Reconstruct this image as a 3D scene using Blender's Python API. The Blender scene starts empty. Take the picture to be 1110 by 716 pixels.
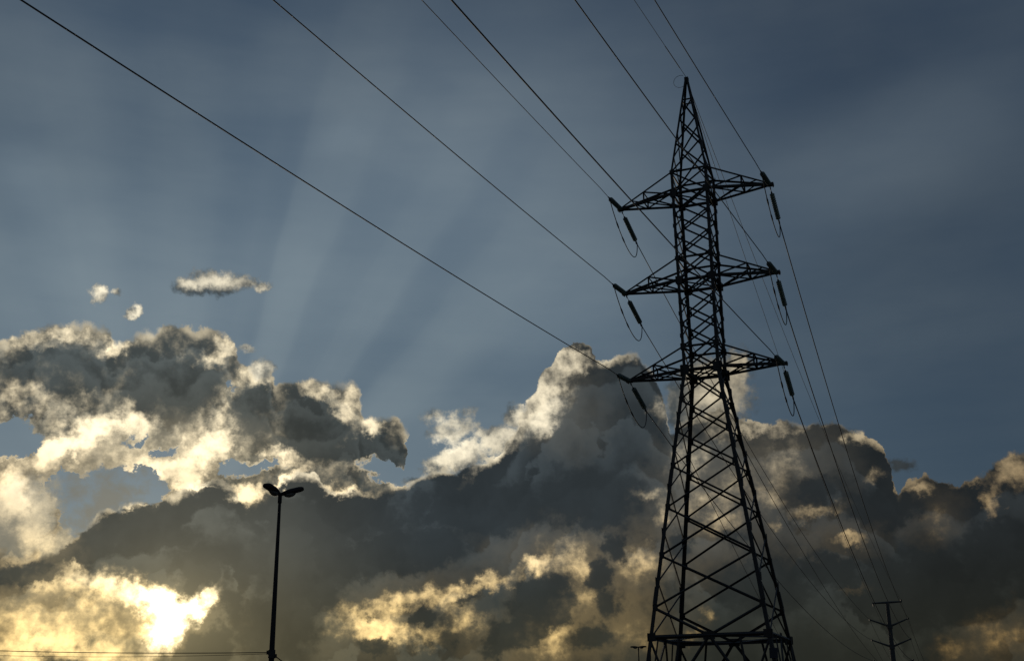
import bpy, bmesh, math, random
from mathutils import Vector, Matrix

scene = bpy.context.scene
COL = scene.collection
R = math.radians

# ------------------------------------------------------------------ camera
CAM_Z = 1.6
F_PX, PITCH, ROLL = 1288.7352, 0.3228, -0.0101      # focal length over a 1110 px wide frame
cd = bpy.data.cameras.new("camera")
cam = bpy.data.objects.new("camera", cd)
COL.objects.link(cam)
cd.sensor_fit = 'HORIZONTAL'
cd.sensor_width = 36.0
cd.lens = 36.0 * F_PX / 1110.0
cd.clip_start, cd.clip_end = 0.1, 20000.0
_f = Vector((0, math.cos(PITCH), math.sin(PITCH)))
_u0 = Vector((0, -math.sin(PITCH), math.cos(PITCH)))
_x0 = Vector((1, 0, 0))
_x = math.cos(ROLL) * _x0 + math.sin(ROLL) * _u0
_u = -math.sin(ROLL) * _x0 + math.cos(ROLL) * _u0
M = Matrix.Identity(4)
for i in range(3):
    M[i][0], M[i][1], M[i][2] = _x[i], _u[i], -_f[i]
M[2][3] = CAM_Z
cam.matrix_world = M
scene.camera = cam

# ------------------------------------------------------------------ sky, sun, exposure
SUN_AZ, SUN_EL = -15.8, 4.9          # degrees; behind the cloud at the lower left
class Nodes:
    """Small helper that writes arithmetic as shader nodes."""
    def __init__(self, nt):
        self.nt = nt
    def put(self, sock, v):
        if hasattr(v, 'node'):
            self.nt.links.new(v, sock)
        else:
            sock.default_value = v
    def math(self, op, a, b=None, c=None, clamp=False):
        n = self.nt.nodes.new("ShaderNodeMath")
        n.operation, n.use_clamp = op, clamp
        for i, v in enumerate((a, b, c)):
            if v is not None:
                self.put(n.inputs[i], v)
        return n.outputs[0]
    def add(self, a, b): return self.math('ADD', a, b)
    def sub(self, a, b): return self.math('SUBTRACT', a, b)
    def mul(self, a, b, clamp=False): return self.math('MULTIPLY', a, b, clamp=clamp)
    def mx(self, a, b): return self.math('MAXIMUM', a, b)
    def mn(self, a, b): return self.math('MINIMUM', a, b)
    def step(self, x, lo, hi, a=0.0, b=1.0):
        n = self.nt.nodes.new("ShaderNodeMapRange")
        n.interpolation_type = 'SMOOTHSTEP'
        for i, v in enumerate((x, lo, hi, a, b)):
            self.put(n.inputs[i], v)
        return n.outputs[0]
    def xyz(self, x, y, z=0.0):
        n = self.nt.nodes.new("ShaderNodeCombineXYZ")
        for i, v in enumerate((x, y, z)):
            self.put(n.inputs[i], v)
        return n.outputs[0]
    def split(self, v):
        n = self.nt.nodes.new("ShaderNodeSeparateXYZ")
        self.nt.links.new(v, n.inputs[0])
        return n.outputs
    def vec(self, op, a, b=None, scale=None):
        n = self.nt.nodes.new("ShaderNodeVectorMath")
        n.operation = op
        self.put(n.inputs[0], a)
        if b is not None: self.put(n.inputs[1], b)
        if scale is not None: self.put(n.inputs["Scale"], scale)
        return n.outputs["Value"] if op in ('LENGTH', 'DOT_PRODUCT') else n.outputs[0]
    def noise(self, v, scale, detail=5.0, rough=0.55, color=False, lac=2.0):
        n = self.nt.nodes.new("ShaderNodeTexNoise")
        n.inputs["Scale"].default_value = scale
        n.inputs["Detail"].default_value = detail
        n.inputs["Roughness"].default_value = rough
        n.inputs["Lacunarity"].default_value = lac
        self.nt.links.new(v, n.inputs["Vector"])
        return n.outputs["Color"] if color else n.outputs["Fac"]
    def mix(self, fac, a, b):
        n = self.nt.nodes.new("ShaderNodeMix")
        n.data_type = 'VECTOR'
        n.clamp_factor = True
        self.put(n.inputs[0], fac)
        self.put(n.inputs[4], a)
        self.put(n.inputs[5], b)
        return n.outputs[1]
    def cmul(self, col, k):
        return self.vec('SCALE', col, scale=k)
    def curve(self, x, pts, lo, hi, top):
        n = self.nt.nodes.new("ShaderNodeFloatCurve")
        m = n.mapping
        m.extend = 'HORIZONTAL'
        c = m.curves[0]
        P = [((a - lo) / (hi - lo), b / top) for a, b in pts if lo <= a <= hi]
        c.points[0].location, c.points[1].location = P[0], P[-1]
        for q in P[1:-1]:
            c.points.new(*q)
        for q in c.points:
            q.handle_type = 'AUTO_CLAMPED'
        m.update()
        u = self.math('DIVIDE', self.sub(x, lo), hi - lo, clamp=True)
        self.nt.links.new(u, n.inputs[1])
        return self.mul(n.outputs[0], top)
    def blob(self, P, b, gain):
        n = self.nt.nodes.new("ShaderNodeMapping")
        n.vector_type = 'TEXTURE'
        self.nt.links.new(P, n.inputs[0])
        n.inputs[1].default_value = (b[0], b[1], 0)
        n.inputs[2].default_value = (0, 0, R(b[4]))
        n.inputs[3].default_value = (b[2], b[3], 1)
        g = self.nt.nodes.new("ShaderNodeTexGradient")
        g.gradient_type = 'SPHERICAL'
        self.nt.links.new(n.outputs[0], g.inputs[0])
        return self.mn(self.mul(g.outputs["Fac"], gain), 1.0)

# Cloud layout in degrees of azimuth and elevation on the sky: outlines of the two cumulus banks,
# then soft ellipses (azimuth, elevation, half width, half height, turn, weight).
BANK_TOP = [(-25.41, 6.96), (-23.23, 7.25), (-20.99, 7.63), (-20.34, 8.14), (-20.0, 8.64), (-19.38, 9.24), (-18.44, 9.86), (-17.03, 10.13), (-15.84, 10.68), (-14.82, 11.15), (-13.56, 11.28), (-13.01, 10.83), (-12.55, 10.21), (-12.0, 10.31), (-11.38, 10.88), (-10.81, 11.5), (-10.11, 11.65), (-9.54, 11.49), (-9.2, 10.89), (-8.54, 10.73), (-7.44, 10.79), (-6.77, 10.62), (-6.12, 11.11), (-5.23, 11.25), (-4.57, 11.56), (-3.9, 11.87), (-3.45, 11.96), (-2.55, 12.04), (-1.65, 12.09), (-0.74, 12.48), (-0.01, 13.35), (0.46, 14.41), (0.89, 15.29), (1.6, 16.38), (2.3, 16.86), (2.78, 17.29), (3.25, 17.5), (3.95, 17.62), (4.21, 16.99), (4.62, 16.89), (5.09, 17.05), (5.79, 17.29), (6.34, 17.27), (6.78, 16.81), (7.25, 16.21), (7.52, 15.32), (7.63, 14.0), (7.89, 13.68), (8.26, 13.97), (8.81, 14.08), (9.7, 14.12), (10.51, 14.16), (11.03, 14.05), (11.45, 13.76), (11.75, 13.62), (12.48, 13.53), (13.12, 13.79), (13.83, 13.53), (14.47, 13.45), (15.34, 13.56), (15.93, 13.04), (16.53, 12.74), (17.12, 12.36), (17.52, 11.82), (17.72, 10.97), (17.97, 9.95), (18.35, 10.42), (18.66, 10.61), (19.26, 10.61), (19.94, 10.18), (20.53, 10.18), (21.14, 10.26), (21.66, 10.38), (22.08, 10.92), (22.63, 11.2), (23.23, 11.31), (23.67, 11.18), (26.16, 10.74)]
UPPER_TOP = [(-26.67, 16.33), (-24.38, 16.6), (-23.62, 16.85), (-23.06, 17.16), (-22.5, 17.55), (-21.7, 17.76), (-20.88, 17.81), (-20.26, 17.83), (-19.75, 17.79), (-19.54, 17.0), (-19.22, 17.16), (-18.33, 17.58), (-17.49, 17.78), (-16.65, 17.97), (-15.78, 17.99), (-15.13, 18.13), (-14.46, 18.08), (-14.09, 17.85), (-13.87, 17.17), (-13.56, 16.54), (-12.8, 16.45), (-12.37, 16.64), (-11.91, 16.4), (-11.67, 15.28), (-11.37, 15.51), (-10.31, 15.69), (-8.96, 15.73), (-8.42, 15.84), (-7.83, 15.76), (-7.58, 15.16), (-7.19, 14.29), (-6.65, 14.38), (-5.97, 14.39), (-5.51, 13.96), (-5.14, 13.44), (-5.03, 12.21), (-4.79, 6.18), (-2.52, 3.65)]
HOLES = [
    (-18.82, 10.51, 3.39, 1.41, 10.0, 1.1),
    (-19.66, 9.23, 1.83, 1.14, 30.0, 1.1),
    (-23.33, 12.52, 1.78, 1.05, -5.0, 1.0),
    (-5.91, 11.72, 2.05, 0.65, -6.0, 1.1),
    (-4.37, 13.36, 0.82, 2.29, 0.0, 1.1),
    (-13.08, 11.86, 1.72, 0.64, 0.0, 0.75),
    (-17.89, 12.82, 1.24, 0.42, 25.0, 0.5),
    (-16.82, 12.45, 1.25, 0.34, 20.0, 0.5),
    (-21.23, 10.58, 1.02, 0.98, 0.0, 0.6),
    (-13.75, 15.53, 0.52, 0.52, 0.0, 0.5),
    (-11.43, 11.87, 1.13, 0.34, 0.0, 0.4)]
EXTRA = [
    (9.77, 15.08, 2.68, 2.27, 0.0, 1.3),
    (11.1, 16.23, 1.34, 1.48, 0.0, 0.95),
    (8.61, 14.61, 1.34, 1.75, 0.0, 1.1),
    (-2.55, 12.48, 1.63, 1.14, 10.0, 1.1),
    (-0.74, 13.18, 1.36, 1.06, 0.0, 1.1),
    (-3.68, 12.13, 1.08, 0.7, 0.0, 0.9),
    (0.18, 14.19, 1.01, 0.97, 0.0, 1.0),
    (-1.55, 13.54, 0.82, 0.62, 0.0, 0.7),
    (-4.56, 11.34, 1.07, 0.44, 0.0, 0.8),
    (15.49, 12.9, 1.69, 0.51, -8.0, 0.6),
    (-22.37, 9.01, 2.53, 2.64, -20.0, 1.1),
    (-20.94, 7.95, 1.78, 1.13, 0.0, 1.0),
    (-14.72, 20.32, 2.14, 0.82, 8.0, 1.1),
    (-13.65, 20.52, 1.62, 0.52, 0.0, 1.0),
    (-15.85, 19.93, 1.32, 0.6, 0.0, 1.1),
    (-12.5, 20.25, 0.64, 0.39, 0.0, 0.9),
    (-20.37, 19.25, 0.63, 0.63, 45.0, 1.1),
    (-19.49, 19.38, 0.47, 0.34, 0.0, 0.9),
    (-18.68, 18.57, 0.68, 0.46, 25.0, 1.3),
    (-3.01, 13.89, 1.82, 1.06, 15.0, 0.8),
    (-3.93, 14.51, 1.0, 0.71, 0.0, 0.6),
    (-2.33, 14.42, 1.1, 0.62, 0.0, 0.6),
    (-12.44, 16.29, 0.89, 0.87, 0.0, 1.0),
    (-13.3, 17.29, 0.97, 0.26, 5.0, 0.6),
    (18.04, 11.28, 1.38, 0.5, -5.0, 0.7)]
LIT = [
    (-14.86, 14.52, 1.29, 1.28, 0.0, 0.35),
    (-19.68, 14.21, 2.45, 1.0, 10.0, 0.4),
    (-10.57, 12.11, 1.75, 0.6, 0.0, 0.5),
    (-21.25, 17.43, 2.05, 0.58, 0.0, 0.5),
    (-19.6, 16.75, 0.58, 0.84, -30.0, 0.5),
    (-14.42, 17.48, 0.7, 0.69, 0.0, 0.6),
    (-23.19, 16.61, 1.59, 0.41, 0.0, 0.4),
    (12.12, 13.38, 1.48, 0.52, -5.0, 0.9),
    (13.93, 13.18, 1.03, 0.34, 0.0, 0.7),
    (16.52, 12.66, 1.08, 0.51, -10.0, 0.8),
    (-18.69, 12.52, 6.55, 2.09, 8.0, 0.25),
    (-8.12, 15.14, 0.99, 1.14, 0.0, 0.6),
    (-7.18, 14.02, 0.63, 0.7, 0.0, 0.5),
    (-11.39, 15.03, 0.62, 0.87, 0.0, 0.5),
    (-14.64, 20.5, 2.41, 0.77, 8.0, 0.72),
    (-15.76, 20.02, 1.06, 0.51, 0.0, 0.5),
    (-12.5, 20.25, 0.82, 0.52, 0.0, 0.8),
    (-20.37, 19.29, 0.92, 0.83, 45.0, 1.1),
    (-18.69, 18.61, 0.85, 0.59, 25.0, 1.1),
    (-19.49, 19.38, 0.59, 0.42, 0.0, 0.6),
    (-2.92, 14.07, 2.1, 1.24, 15.0, 0.75),
    (-3.93, 14.51, 1.19, 0.8, 0.0, 0.4),
    (-12.44, 16.29, 1.15, 1.04, 0.0, 0.8),
    (-13.3, 17.29, 1.15, 0.43, 0.0, 0.5),
    (-20.35, 12.82, 2.49, 0.83, 22.0, 1.0),
    (-21.45, 11.92, 1.42, 0.74, 30.0, 0.8),
    (-17.97, 13.7, 1.25, 1.09, 0.0, 0.7),
    (-16.87, 11.61, 2.41, 0.76, 4.0, 1.05),
    (-14.84, 12.55, 1.7, 1.02, 20.0, 0.8),
    (-15.44, 11.0, 1.01, 0.59, 0.0, 0.9),
    (-13.23, 14.26, 1.13, 0.86, 0.0, 0.5),
    (-23.2, 14.74, 1.57, 0.9, -10.0, 0.35),
    (-14.12, 13.27, 1.03, 1.28, 0.0, 0.5),
    (-14.89, 16.76, 0.87, 0.77, 0.0, 0.8),
    (-19.32, 16.86, 0.58, 0.59, 0.0, 0.6),
    (-9.61, 15.19, 1.17, 0.79, -30.0, 0.8),
    (-11.25, 12.52, 0.96, 0.52, 0.0, 1.0),
    (-13.18, 15.47, 0.79, 0.86, 0.0, 0.5),
    (-6.64, 13.86, 0.63, 0.79, 0.0, 0.5),
    (-8.36, 14.26, 0.9, 0.61, -40.0, 0.5),
    (-22.84, 17.06, 1.6, 0.33, 5.0, 0.4),
    (-23.26, 13.92, 1.4, 0.65, 0.0, 0.4),
    (-22.67, 9.56, 2.07, 1.36, -25.0, 0.85),
    (-21.5, 8.13, 1.39, 0.88, 0.0, 0.7),
    (-23.26, 10.65, 0.92, 0.88, 0.0, 0.6),
    (-19.46, 5.99, 3.51, 1.04, -8.0, 0.9),
    (-17.29, 6.04, 3.2, 0.89, -18.0, 0.8),
    (-15.64, 5.59, 2.27, 0.98, -10.0, 0.9),
    (-15.5, 4.78, 2.02, 1.3, 42.0, 1.0),
    (-16.32, 4.04, 1.76, 1.2, 50.0, 0.8),
    (-13.79, 6.07, 0.74, 0.58, 40.0, 1.3),
    (-19.84, 4.0, 4.22, 1.34, 10.0, 0.8),
    (-22.2, 4.81, 2.62, 1.01, 0.0, 0.55),
    (-21.28, 3.28, 3.38, 1.0, 0.0, 0.75),
    (-17.82, 3.16, 2.34, 0.71, 0.0, 0.7),
    (-20.87, 6.55, 1.77, 0.64, 10.0, 0.5),
    (-12.66, 10.59, 0.94, 0.6, 0.0, 1.3),
    (-18.03, 9.88, 2.44, 0.25, 14.0, 0.9),
    (-15.02, 10.93, 2.1, 0.25, 10.0, 0.8),
    (-10.87, 11.15, 1.3, 0.26, 38.0, 1.2),
    (-8.23, 10.78, 1.5, 0.35, -2.0, 0.95),
    (-5.23, 11.2, 0.89, 0.26, 0.0, 0.5),
    (-7.42, 4.75, 1.71, 1.08, 20.0, 0.7),
    (-5.77, 5.46, 2.07, 0.84, 25.0, 0.7),
    (-3.48, 5.96, 2.61, 0.85, 8.0, 0.85),
    (-1.22, 6.46, 1.84, 0.51, 10.0, 0.75),
    (-5.1, 4.08, 2.57, 0.75, 0.0, 0.7),
    (-2.52, 4.82, 1.47, 1.09, 0.0, 0.6),
    (-6.39, 4.33, 1.28, 0.83, 0.0, 0.7),
    (0.85, 7.34, 0.97, 0.6, 20.0, 1.0),
    (2.41, 7.91, 1.76, 1.46, 0.0, 0.5),
    (3.09, 7.22, 1.31, 1.11, 0.0, 0.45),
    (2.79, 5.61, 1.74, 0.76, 10.0, 0.7),
    (5.9, 7.42, 1.57, 1.19, 0.0, 0.6),
    (1.58, 4.03, 2.59, 1.17, 10.0, 0.7),
    (6.48, 10.59, 1.06, 0.43, 5.0, 0.75),
    (7.05, 9.62, 0.61, 0.86, 0.0, 0.6),
    (9.42, 9.71, 2.34, 1.46, 0.0, 0.6),
    (8.6, 12.08, 1.59, 1.48, 0.0, 0.6),
    (5.66, 3.97, 1.19, 1.08, 0.0, 0.35),
    (8.94, 4.82, 0.51, 0.75, 0.0, 0.6),
    (8.0, 3.93, 0.84, 0.41, 0.0, 0.4),
    (10.81, 11.03, 1.3, 1.29, 0.0, 0.4),
    (1.95, 15.49, 2.02, 2.57, -30.0, 1.0),
    (1.34, 14.84, 1.38, 1.51, -20.0, 0.5),
    (3.33, 16.92, 1.39, 0.89, 0.0, 0.9),
    (1.1, 14.18, 1.19, 0.97, 0.0, 0.6),
    (-2.55, 12.75, 2.17, 1.14, 0.0, 0.95),
    (-0.51, 13.36, 1.82, 1.15, 0.0, 0.85),
    (-3.68, 12.22, 1.17, 0.7, 0.0, 0.6),
    (-2.01, 11.56, 0.99, 0.35, 40.0, 0.5),
    (7.31, 14.67, 0.72, 1.23, 0.0, 0.55),
    (6.24, 17.01, 1.1, 0.44, 0.0, 0.35),
    (-3.55, 13.1, 1.09, 0.53, 0.0, 0.5),
    (10.13, 15.19, 2.4, 2.36, 0.0, 1.0),
    (11.44, 16.56, 0.8, 1.04, 0.0, 0.7),
    (10.97, 13.18, 1.14, 0.69, 0.0, 0.5),
    (13.03, 11.77, 1.54, 1.54, 0.0, 0.5),
    (12.39, 10.27, 1.19, 0.85, 0.0, 0.5),
    (16.3, 12.51, 1.42, 0.63, -5.0, 0.95),
    (15.16, 11.65, 1.01, 0.68, 0.0, 0.4),
    (14.32, 9.45, 1.84, 0.42, 0.0, 0.7),
    (15.84, 7.99, 1.06, 0.37, 0.0, 0.7),
    (12.2, 8.92, 0.59, 0.51, 0.0, 0.6),
    (16.84, 10.86, 0.74, 0.46, 0.0, 0.75),
    (19.14, 10.28, 0.96, 0.49, 0.0, 0.85),
    (19.45, 8.78, 1.1, 0.9, 0.0, 0.4),
    (22.75, 10.66, 1.53, 1.21, 0.0, 1.1),
    (22.04, 9.37, 0.54, 0.96, 0.0, 1.0),
    (20.92, 10.15, 0.94, 0.33, 0.0, 0.6),
    (21.51, 3.64, 2.23, 0.85, 10.0, 0.55),
    (19.48, 3.16, 0.91, 0.7, 0.0, 0.35),
    (16.16, 5.92, 1.45, 0.24, 0.0, 0.35),
    (12.76, 13.73, 1.3, 0.43, 0.0, 0.5),
    (14.47, 13.45, 1.45, 0.3, 0.0, 0.5)]
DARK = [
    (-21.37, 15.58, 2.83, 1.32, -8.0, 0.8),
    (-23.64, 15.44, 1.56, 0.81, 0.0, 0.35),
    (-16.49, 15.11, 2.81, 1.96, 8.0, 1.2),
    (-17.26, 16.17, 2.38, 1.02, 0.0, 0.6),
    (-12.81, 14.54, 1.14, 1.55, 0.0, 1.1),
    (-9.99, 13.78, 2.31, 2.0, -20.0, 1.15),
    (-7.06, 12.71, 2.51, 1.05, 0.0, 1.0),
    (-11.12, 14.26, 1.15, 1.74, 0.0, 0.8),
    (-19.27, 14.24, 2.05, 1.09, 0.0, 0.5),
    (-15.07, 17.31, 1.31, 0.52, 0.0, 0.4),
    (3.85, 14.56, 3.19, 2.65, 0.0, 0.6),
    (5.72, 15.61, 1.82, 1.59, 0.0, 0.5),
    (0.14, 10.45, 5.37, 2.01, 0.0, 0.5),
    (15.2, 12.07, 1.68, 1.27, 0.0, 0.5),
    (-13.5, 4.07, 2.13, 1.62, 40.0, 0.9),
    (-12.42, 5.3, 1.25, 2.06, 0.0, 0.8),
    (-18.69, 8.24, 3.59, 0.98, 0.0, 0.8),
    (-14.81, 8.16, 2.49, 1.83, 0.0, 0.6),
    (-17.06, 3.44, 1.03, 1.19, -30.0, 0.3),
    (-15.12, 6.83, 1.4, 0.66, -10.0, 0.6)]
HOTS = [
    (-15.35, 4.94, 1.78, 1.06, 42.0, 2.2),
    (-16.01, 4.13, 1.44, 0.96, 50.0, 1.4),
    (-15.64, 5.59, 2.03, 0.73, -8.0, 1.5),
    (-17.27, 5.84, 2.0, 0.65, -15.0, 0.8),
    (-13.79, 6.07, 0.66, 0.49, 40.0, 1.6),
    (-19.31, 6.48, 2.35, 0.64, -5.0, 0.4)]
GLOW = [
    (-19.02, 11.74, 6.9, 2.49, 10.0, 0.1),
    (-19.33, 4.72, 5.43, 1.98, 0.0, 0.22),
    (-21.77, 4.36, 3.38, 1.94, 0.0, 0.22),
    (-15.78, 4.77, 3.63, 2.43, 20.0, 0.1),
    (-2.53, 7.88, 6.61, 2.15, 15.0, 0.015),
    (-5.54, 4.92, 5.16, 2.51, 20.0, 0.08),
    (2.75, 7.4, 4.83, 3.0, 0.0, 0.1),
    (1.8, 4.03, 5.6, 2.09, 10.0, 0.2),
    (5.75, 6.06, 3.89, 4.65, 0.0, 0.1),
    (9.45, 10.22, 3.91, 4.73, 0.0, 0.14),
    (2.03, 14.83, 3.67, 3.1, -30.0, 0.08),
    (13.46, 11.75, 3.84, 2.99, 0.0, 0.1),
    (14.84, 8.29, 3.71, 1.5, 0.0, 0.09),
    (19.38, 8.86, 1.97, 1.63, 0.0, 0.1),
    (21.61, 3.56, 3.34, 1.55, 15.0, 0.16),
    (-22.31, 9.1, 3.45, 2.81, -20.0, 0.2),
    (-17.84, 12.23, 7.01, 2.09, 10.0, 0.14),
    (-12.88, 4.07, 2.06, 3.26, 25.0, 0.03)]
GAP_HAZE = [
    (-19.3, 10.48, 5.22, 2.47, 10.0, 1.0)][0]
FRONT = [
    (-4.46, 4.83, 1.73, 0.59, 25.0, 0.7),
    (-2.31, 5.66, 1.48, 0.38, 15.0, 0.6),
    (-6.32, 5.0, 0.69, 0.59, 0.0, 0.5),
    (4.04, 6.86, 1.13, 1.28, -20.0, 0.8),
    (0.75, 6.14, 1.31, 0.93, 30.0, 0.8),
    (4.88, 8.21, 1.05, 1.29, 0.0, 0.7),
    (7.8, 8.14, 1.04, 1.71, 0.0, 0.6),
    (10.42, 8.48, 1.28, 1.1, 0.0, 0.6),
    (-14.02, 3.42, 1.87, 1.45, 42.0, 1.0),
    (-14.81, 6.5, 0.66, 0.58, 0.0, 0.8),
    (1.48, 5.63, 2.61, 1.86, 35.0, 1.0),
    (0.07, 4.21, 3.02, 1.42, 20.0, 0.9),
    (3.52, 4.01, 2.15, 1.25, 0.0, 0.7),
    (-5.61, 7.96, 5.69, 1.71, 8.0, 0.9),
    (-9.92, 7.42, 3.85, 3.8, 0.0, 0.9),
    (-11.04, 4.49, 2.92, 2.47, 0.0, 0.9),
    (-1.65, 10.03, 5.8, 1.74, 0.0, 0.9),
    (3.72, 10.4, 4.01, 2.18, 0.0, 0.9),
    (4.22, 5.67, 1.47, 1.69, 0.0, 0.6),
    (18.61, 5.65, 5.08, 2.41, 0.0, 0.9),
    (14.7, 6.84, 2.87, 1.07, -10.0, 0.8),
    (17.42, 9.4, 2.83, 1.41, 0.0, 0.8),
    (14.2, 10.43, 2.52, 1.1, 0.0, 0.7),
    (22.08, 7.08, 2.64, 2.38, 0.0, 0.9),
    (11.71, 5.91, 3.34, 2.49, 0.0, 0.8),
    (7.47, 6.03, 1.71, 2.1, 0.0, 0.5),
    (-17.5, 8.49, 4.45, 1.24, 3.0, 0.9),
    (-14.75, 7.33, 2.06, 1.41, -20.0, 0.9),
    (-13.18, 5.5, 1.08, 2.47, 20.0, 0.7),
    (-21.84, 6.64, 2.28, 0.79, -5.0, 0.8),
    (-16.99, 3.56, 0.95, 1.03, -30.0, 0.42),
    (-20.74, 5.36, 1.15, 0.4, 0.0, 0.35),
    (-9.15, 9.56, 6.53, 1.46, 0.0, 0.9),
    (-3.39, 4.83, 1.12, 0.59, 30.0, 0.5),
    (-6.58, 3.67, 1.7, 0.58, 0.0, 0.7),
    (-8.98, 5.54, 1.7, 0.67, 30.0, 0.6)]
SKY_PATCH = [
    (-16.86, 20.4, 13.13, 7.23, 0.0, 0.022),
    (-24.56, 30.16, 11.06, 5.44, 0.0, 0.016),
    (-1.14, 25.93, 21.56, 13.97, 0.0, 0.06),
    (-22.6, 21.88, 6.61, 8.19, 0.0, 0.018),
    (-24.58, 24.27, 2.86, 2.0, -20.0, 0.018),
    (-8.99, 27.45, 2.91, 1.28, 20.0, 0.012),
    (19.27, 25.32, 11.36, 4.54, 15.0, 0.034),
    (4.0, 19.21, 7.49, 5.32, 0.0, 0.02)]

def build_sky():
    world = bpy.data.worlds.new("World")
    scene.world = world
    world.use_nodes = True
    nt = world.node_tree
    nt.nodes.clear()
    N = Nodes(nt)
    out = nt.nodes.new("ShaderNodeOutputWorld")
    bg = nt.nodes.new("ShaderNodeBackground")
    nt.links.new(bg.outputs[0], out.inputs[0])
    tc = nt.nodes.new("ShaderNodeTexCoord")
    D = tc.outputs["Generated"]
    dx, dy, dz = N.split(D)
    az = N.mul(N.math('ARCTAN2', dx, dy), 180 / math.pi)
    el = N.mul(N.math('ARCSINE', dz), 180 / math.pi)
    P = N.xyz(az, el)

    # --- clear air
    sk = nt.nodes.new("ShaderNodeTexSky")
    sk.sky_type = 'NISHITA'
    sk.sun_disc = False
    sk.sun_elevation, sk.sun_rotation = R(SUN_EL), R(SUN_AZ)
    sk.dust_density, sk.air_density, sk.ozone_density = 0.3, 1.0, 3.0
    sunv = Vector((math.sin(R(SUN_AZ)) * math.cos(R(SUN_EL)), math.cos(R(SUN_AZ)) * math.cos(R(SUN_EL)), math.sin(R(SUN_EL))))
    ang = N.mul(N.math('ARCCOSINE', N.mn(N.vec('DOT_PRODUCT', D, tuple(sunv)), 0.99999)), 180 / math.pi)
    far = N.step(ang, 4.0, 42.0)
    blue = N.mix(far, SKY_NEAR, SKY_FAR)
    top = N.step(el, 18.0, 36.0)
    blue = N.vec('MULTIPLY', blue, N.mix(top, (1, 1, 1), (0.84, 0.86, 0.92)))
    air = N.vec('ADD', N.cmul(blue, 0.85), N.cmul(sk.outputs[0], 0.010))
    milk = None                                          # thin milky haze, uneven across the sky
    for b in SKY_PATCH:
        g = N.mul(N.step(N.blob(P, b, 1.0), 0.0, 1.0), b[5])
        milk = g if milk is None else N.add(milk, g)
    air = N.vec('ADD', air, N.cmul(N.xyz(0.88, 1.06, 1.14), milk))
    glow = N.math('EXPONENT', N.mul(ang, -1 / 7.0))
    air = N.vec('ADD', air, N.cmul(N.xyz(0.10, 0.09, 0.05), glow))
    # crepuscular rays fanning out from behind the bank
    phi = N.math('ARCTAN2', N.sub(az, SUN_AZ), N.sub(el, SUN_EL))
    phi = N.mul(phi, 180 / math.pi)
    ray = N.curve(N.add(phi, N.mul(N.sub(N.noise(P, 0.12, 2), 0.5), 6.0)), RAYS, -90, 90, 1.0)
    fine = N.noise(N.xyz(N.mul(phi, 0.16), N.mul(ang, 0.012)), 1.0, 3, 0.6)
    ray = N.add(N.sub(ray, 0.5), N.mul(N.sub(fine, 0.5), 0.22))
    reach = N.mul(N.step(ang, 3.0, 11.0), N.step(ang, 18.0, 34.0, 1.0, 0.10))
    # thin high veil
    veil = N.noise(N.vec('MULTIPLY', P, (0.06, 0.13, 0)), 1.0, 5, 0.5)
    streak = N.noise(N.vec('MULTIPLY', N.vec('ADD', P, N.cmul(N.xyz(el, el), 0.5)), (0.10, 0.50, 0)), 1.0, 6, 0.6)
    veil = N.add(N.add(N.mul(N.step(veil, 0.35, 0.75), 0.34), N.mul(N.sub(streak, 0.5), 0.16)), N.mul(ray, N.mul(reach, RAY_GAIN)))
    air = N.vec('ADD', air, N.cmul(N.xyz(0.13, 0.14, 0.12), N.mul(N.sub(veil, 0.10), N.step(ang, 10.0, 50.0, 1.0, 0.35))))

    # --- cloud cover
    w1 = N.vec('SUBTRACT', N.noise(P, 0.32, 2.0, 0.5, True), (0.5, 0.5, 0.5))
    w2 = N.vec('SUBTRACT', N.noise(P, 1.2, 6.0, 0.62, True), (0.5, 0.5, 0.5))
    Pw = N.vec('ADD', P, N.vec('ADD', N.cmul(w1, 1.0), N.cmul(w2, 0.75)))
    Pl = N.vec('ADD', P, N.vec('ADD', N.cmul(w1, 0.9), N.cmul(w2, 1.9)))
    xw, yw, _z = N.split(Pw)
    def billow(p):
        n = nt.nodes.new("ShaderNodeTexVoronoi")
        n.feature = 'F1'
        n.inputs["Scale"].default_value = 0.62
        n.inputs["Detail"].default_value = 3.0
        n.inputs["Roughness"].default_value = 0.52
        n.inputs["Lacunarity"].default_value = 2.1
        n.voronoi_dimensions = '2D'
        n.normalize = True
        nt.links.new(p, n.inputs["Vector"])
        return n.outputs["Distance"]
    Pb = N.vec('ADD', P, N.cmul(w2, 0.55))
    bl = billow(Pb)
    bl_sun = billow(N.vec('ADD', Pb, (-0.22, 0.10, 0.0)))
    puff = N.noise(P, 0.75, 7.0, 0.6)
    soft = N.noise(P, 0.22, 3.0, 0.5)
    n_edge = N.noise(P, 2.2, 6.0, 0.62)
    bump = N.add(N.mul(N.sub(0.42, bl), 0.55), N.mul(N.sub(n_edge, 0.5), 0.45))
    bank = N.mul(N.sub(N.curve(xw, BANK_TOP, -24.5, 25.5, 40.0), yw), 0.75)       # >0 inside, per degree
    upper = N.mul(N.sub(N.curve(xw, UPPER_TOP, -24.5, 25.5, 40.0), yw), 0.80)
    depth_u = upper
    upper = N.mn(upper, 0.62)
    for b in HOLES:                                      # gaps between the two banks
        upper = N.sub(upper, N.mul(N.blob(Pl, b, 1.5), b[5] * 1.5))
    scrap = None                                         # detached scraps
    for b in EXTRA:
        g = N.mul(N.blob(Pw, b, 1.5), b[5])
        scrap = g if scrap is None else N.mx(scrap, g)
    front = None                                         # nearer, darker masses below the bank's top
    for b in FRONT:
        g = N.mul(N.blob(Pl, b, 1.3), b[5])
        front = g if front is None else N.mx(front, g)
    bank_c = N.add(bank, bump)
    upper_c = N.add(upper, N.mul(bump, 1.05))
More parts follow.
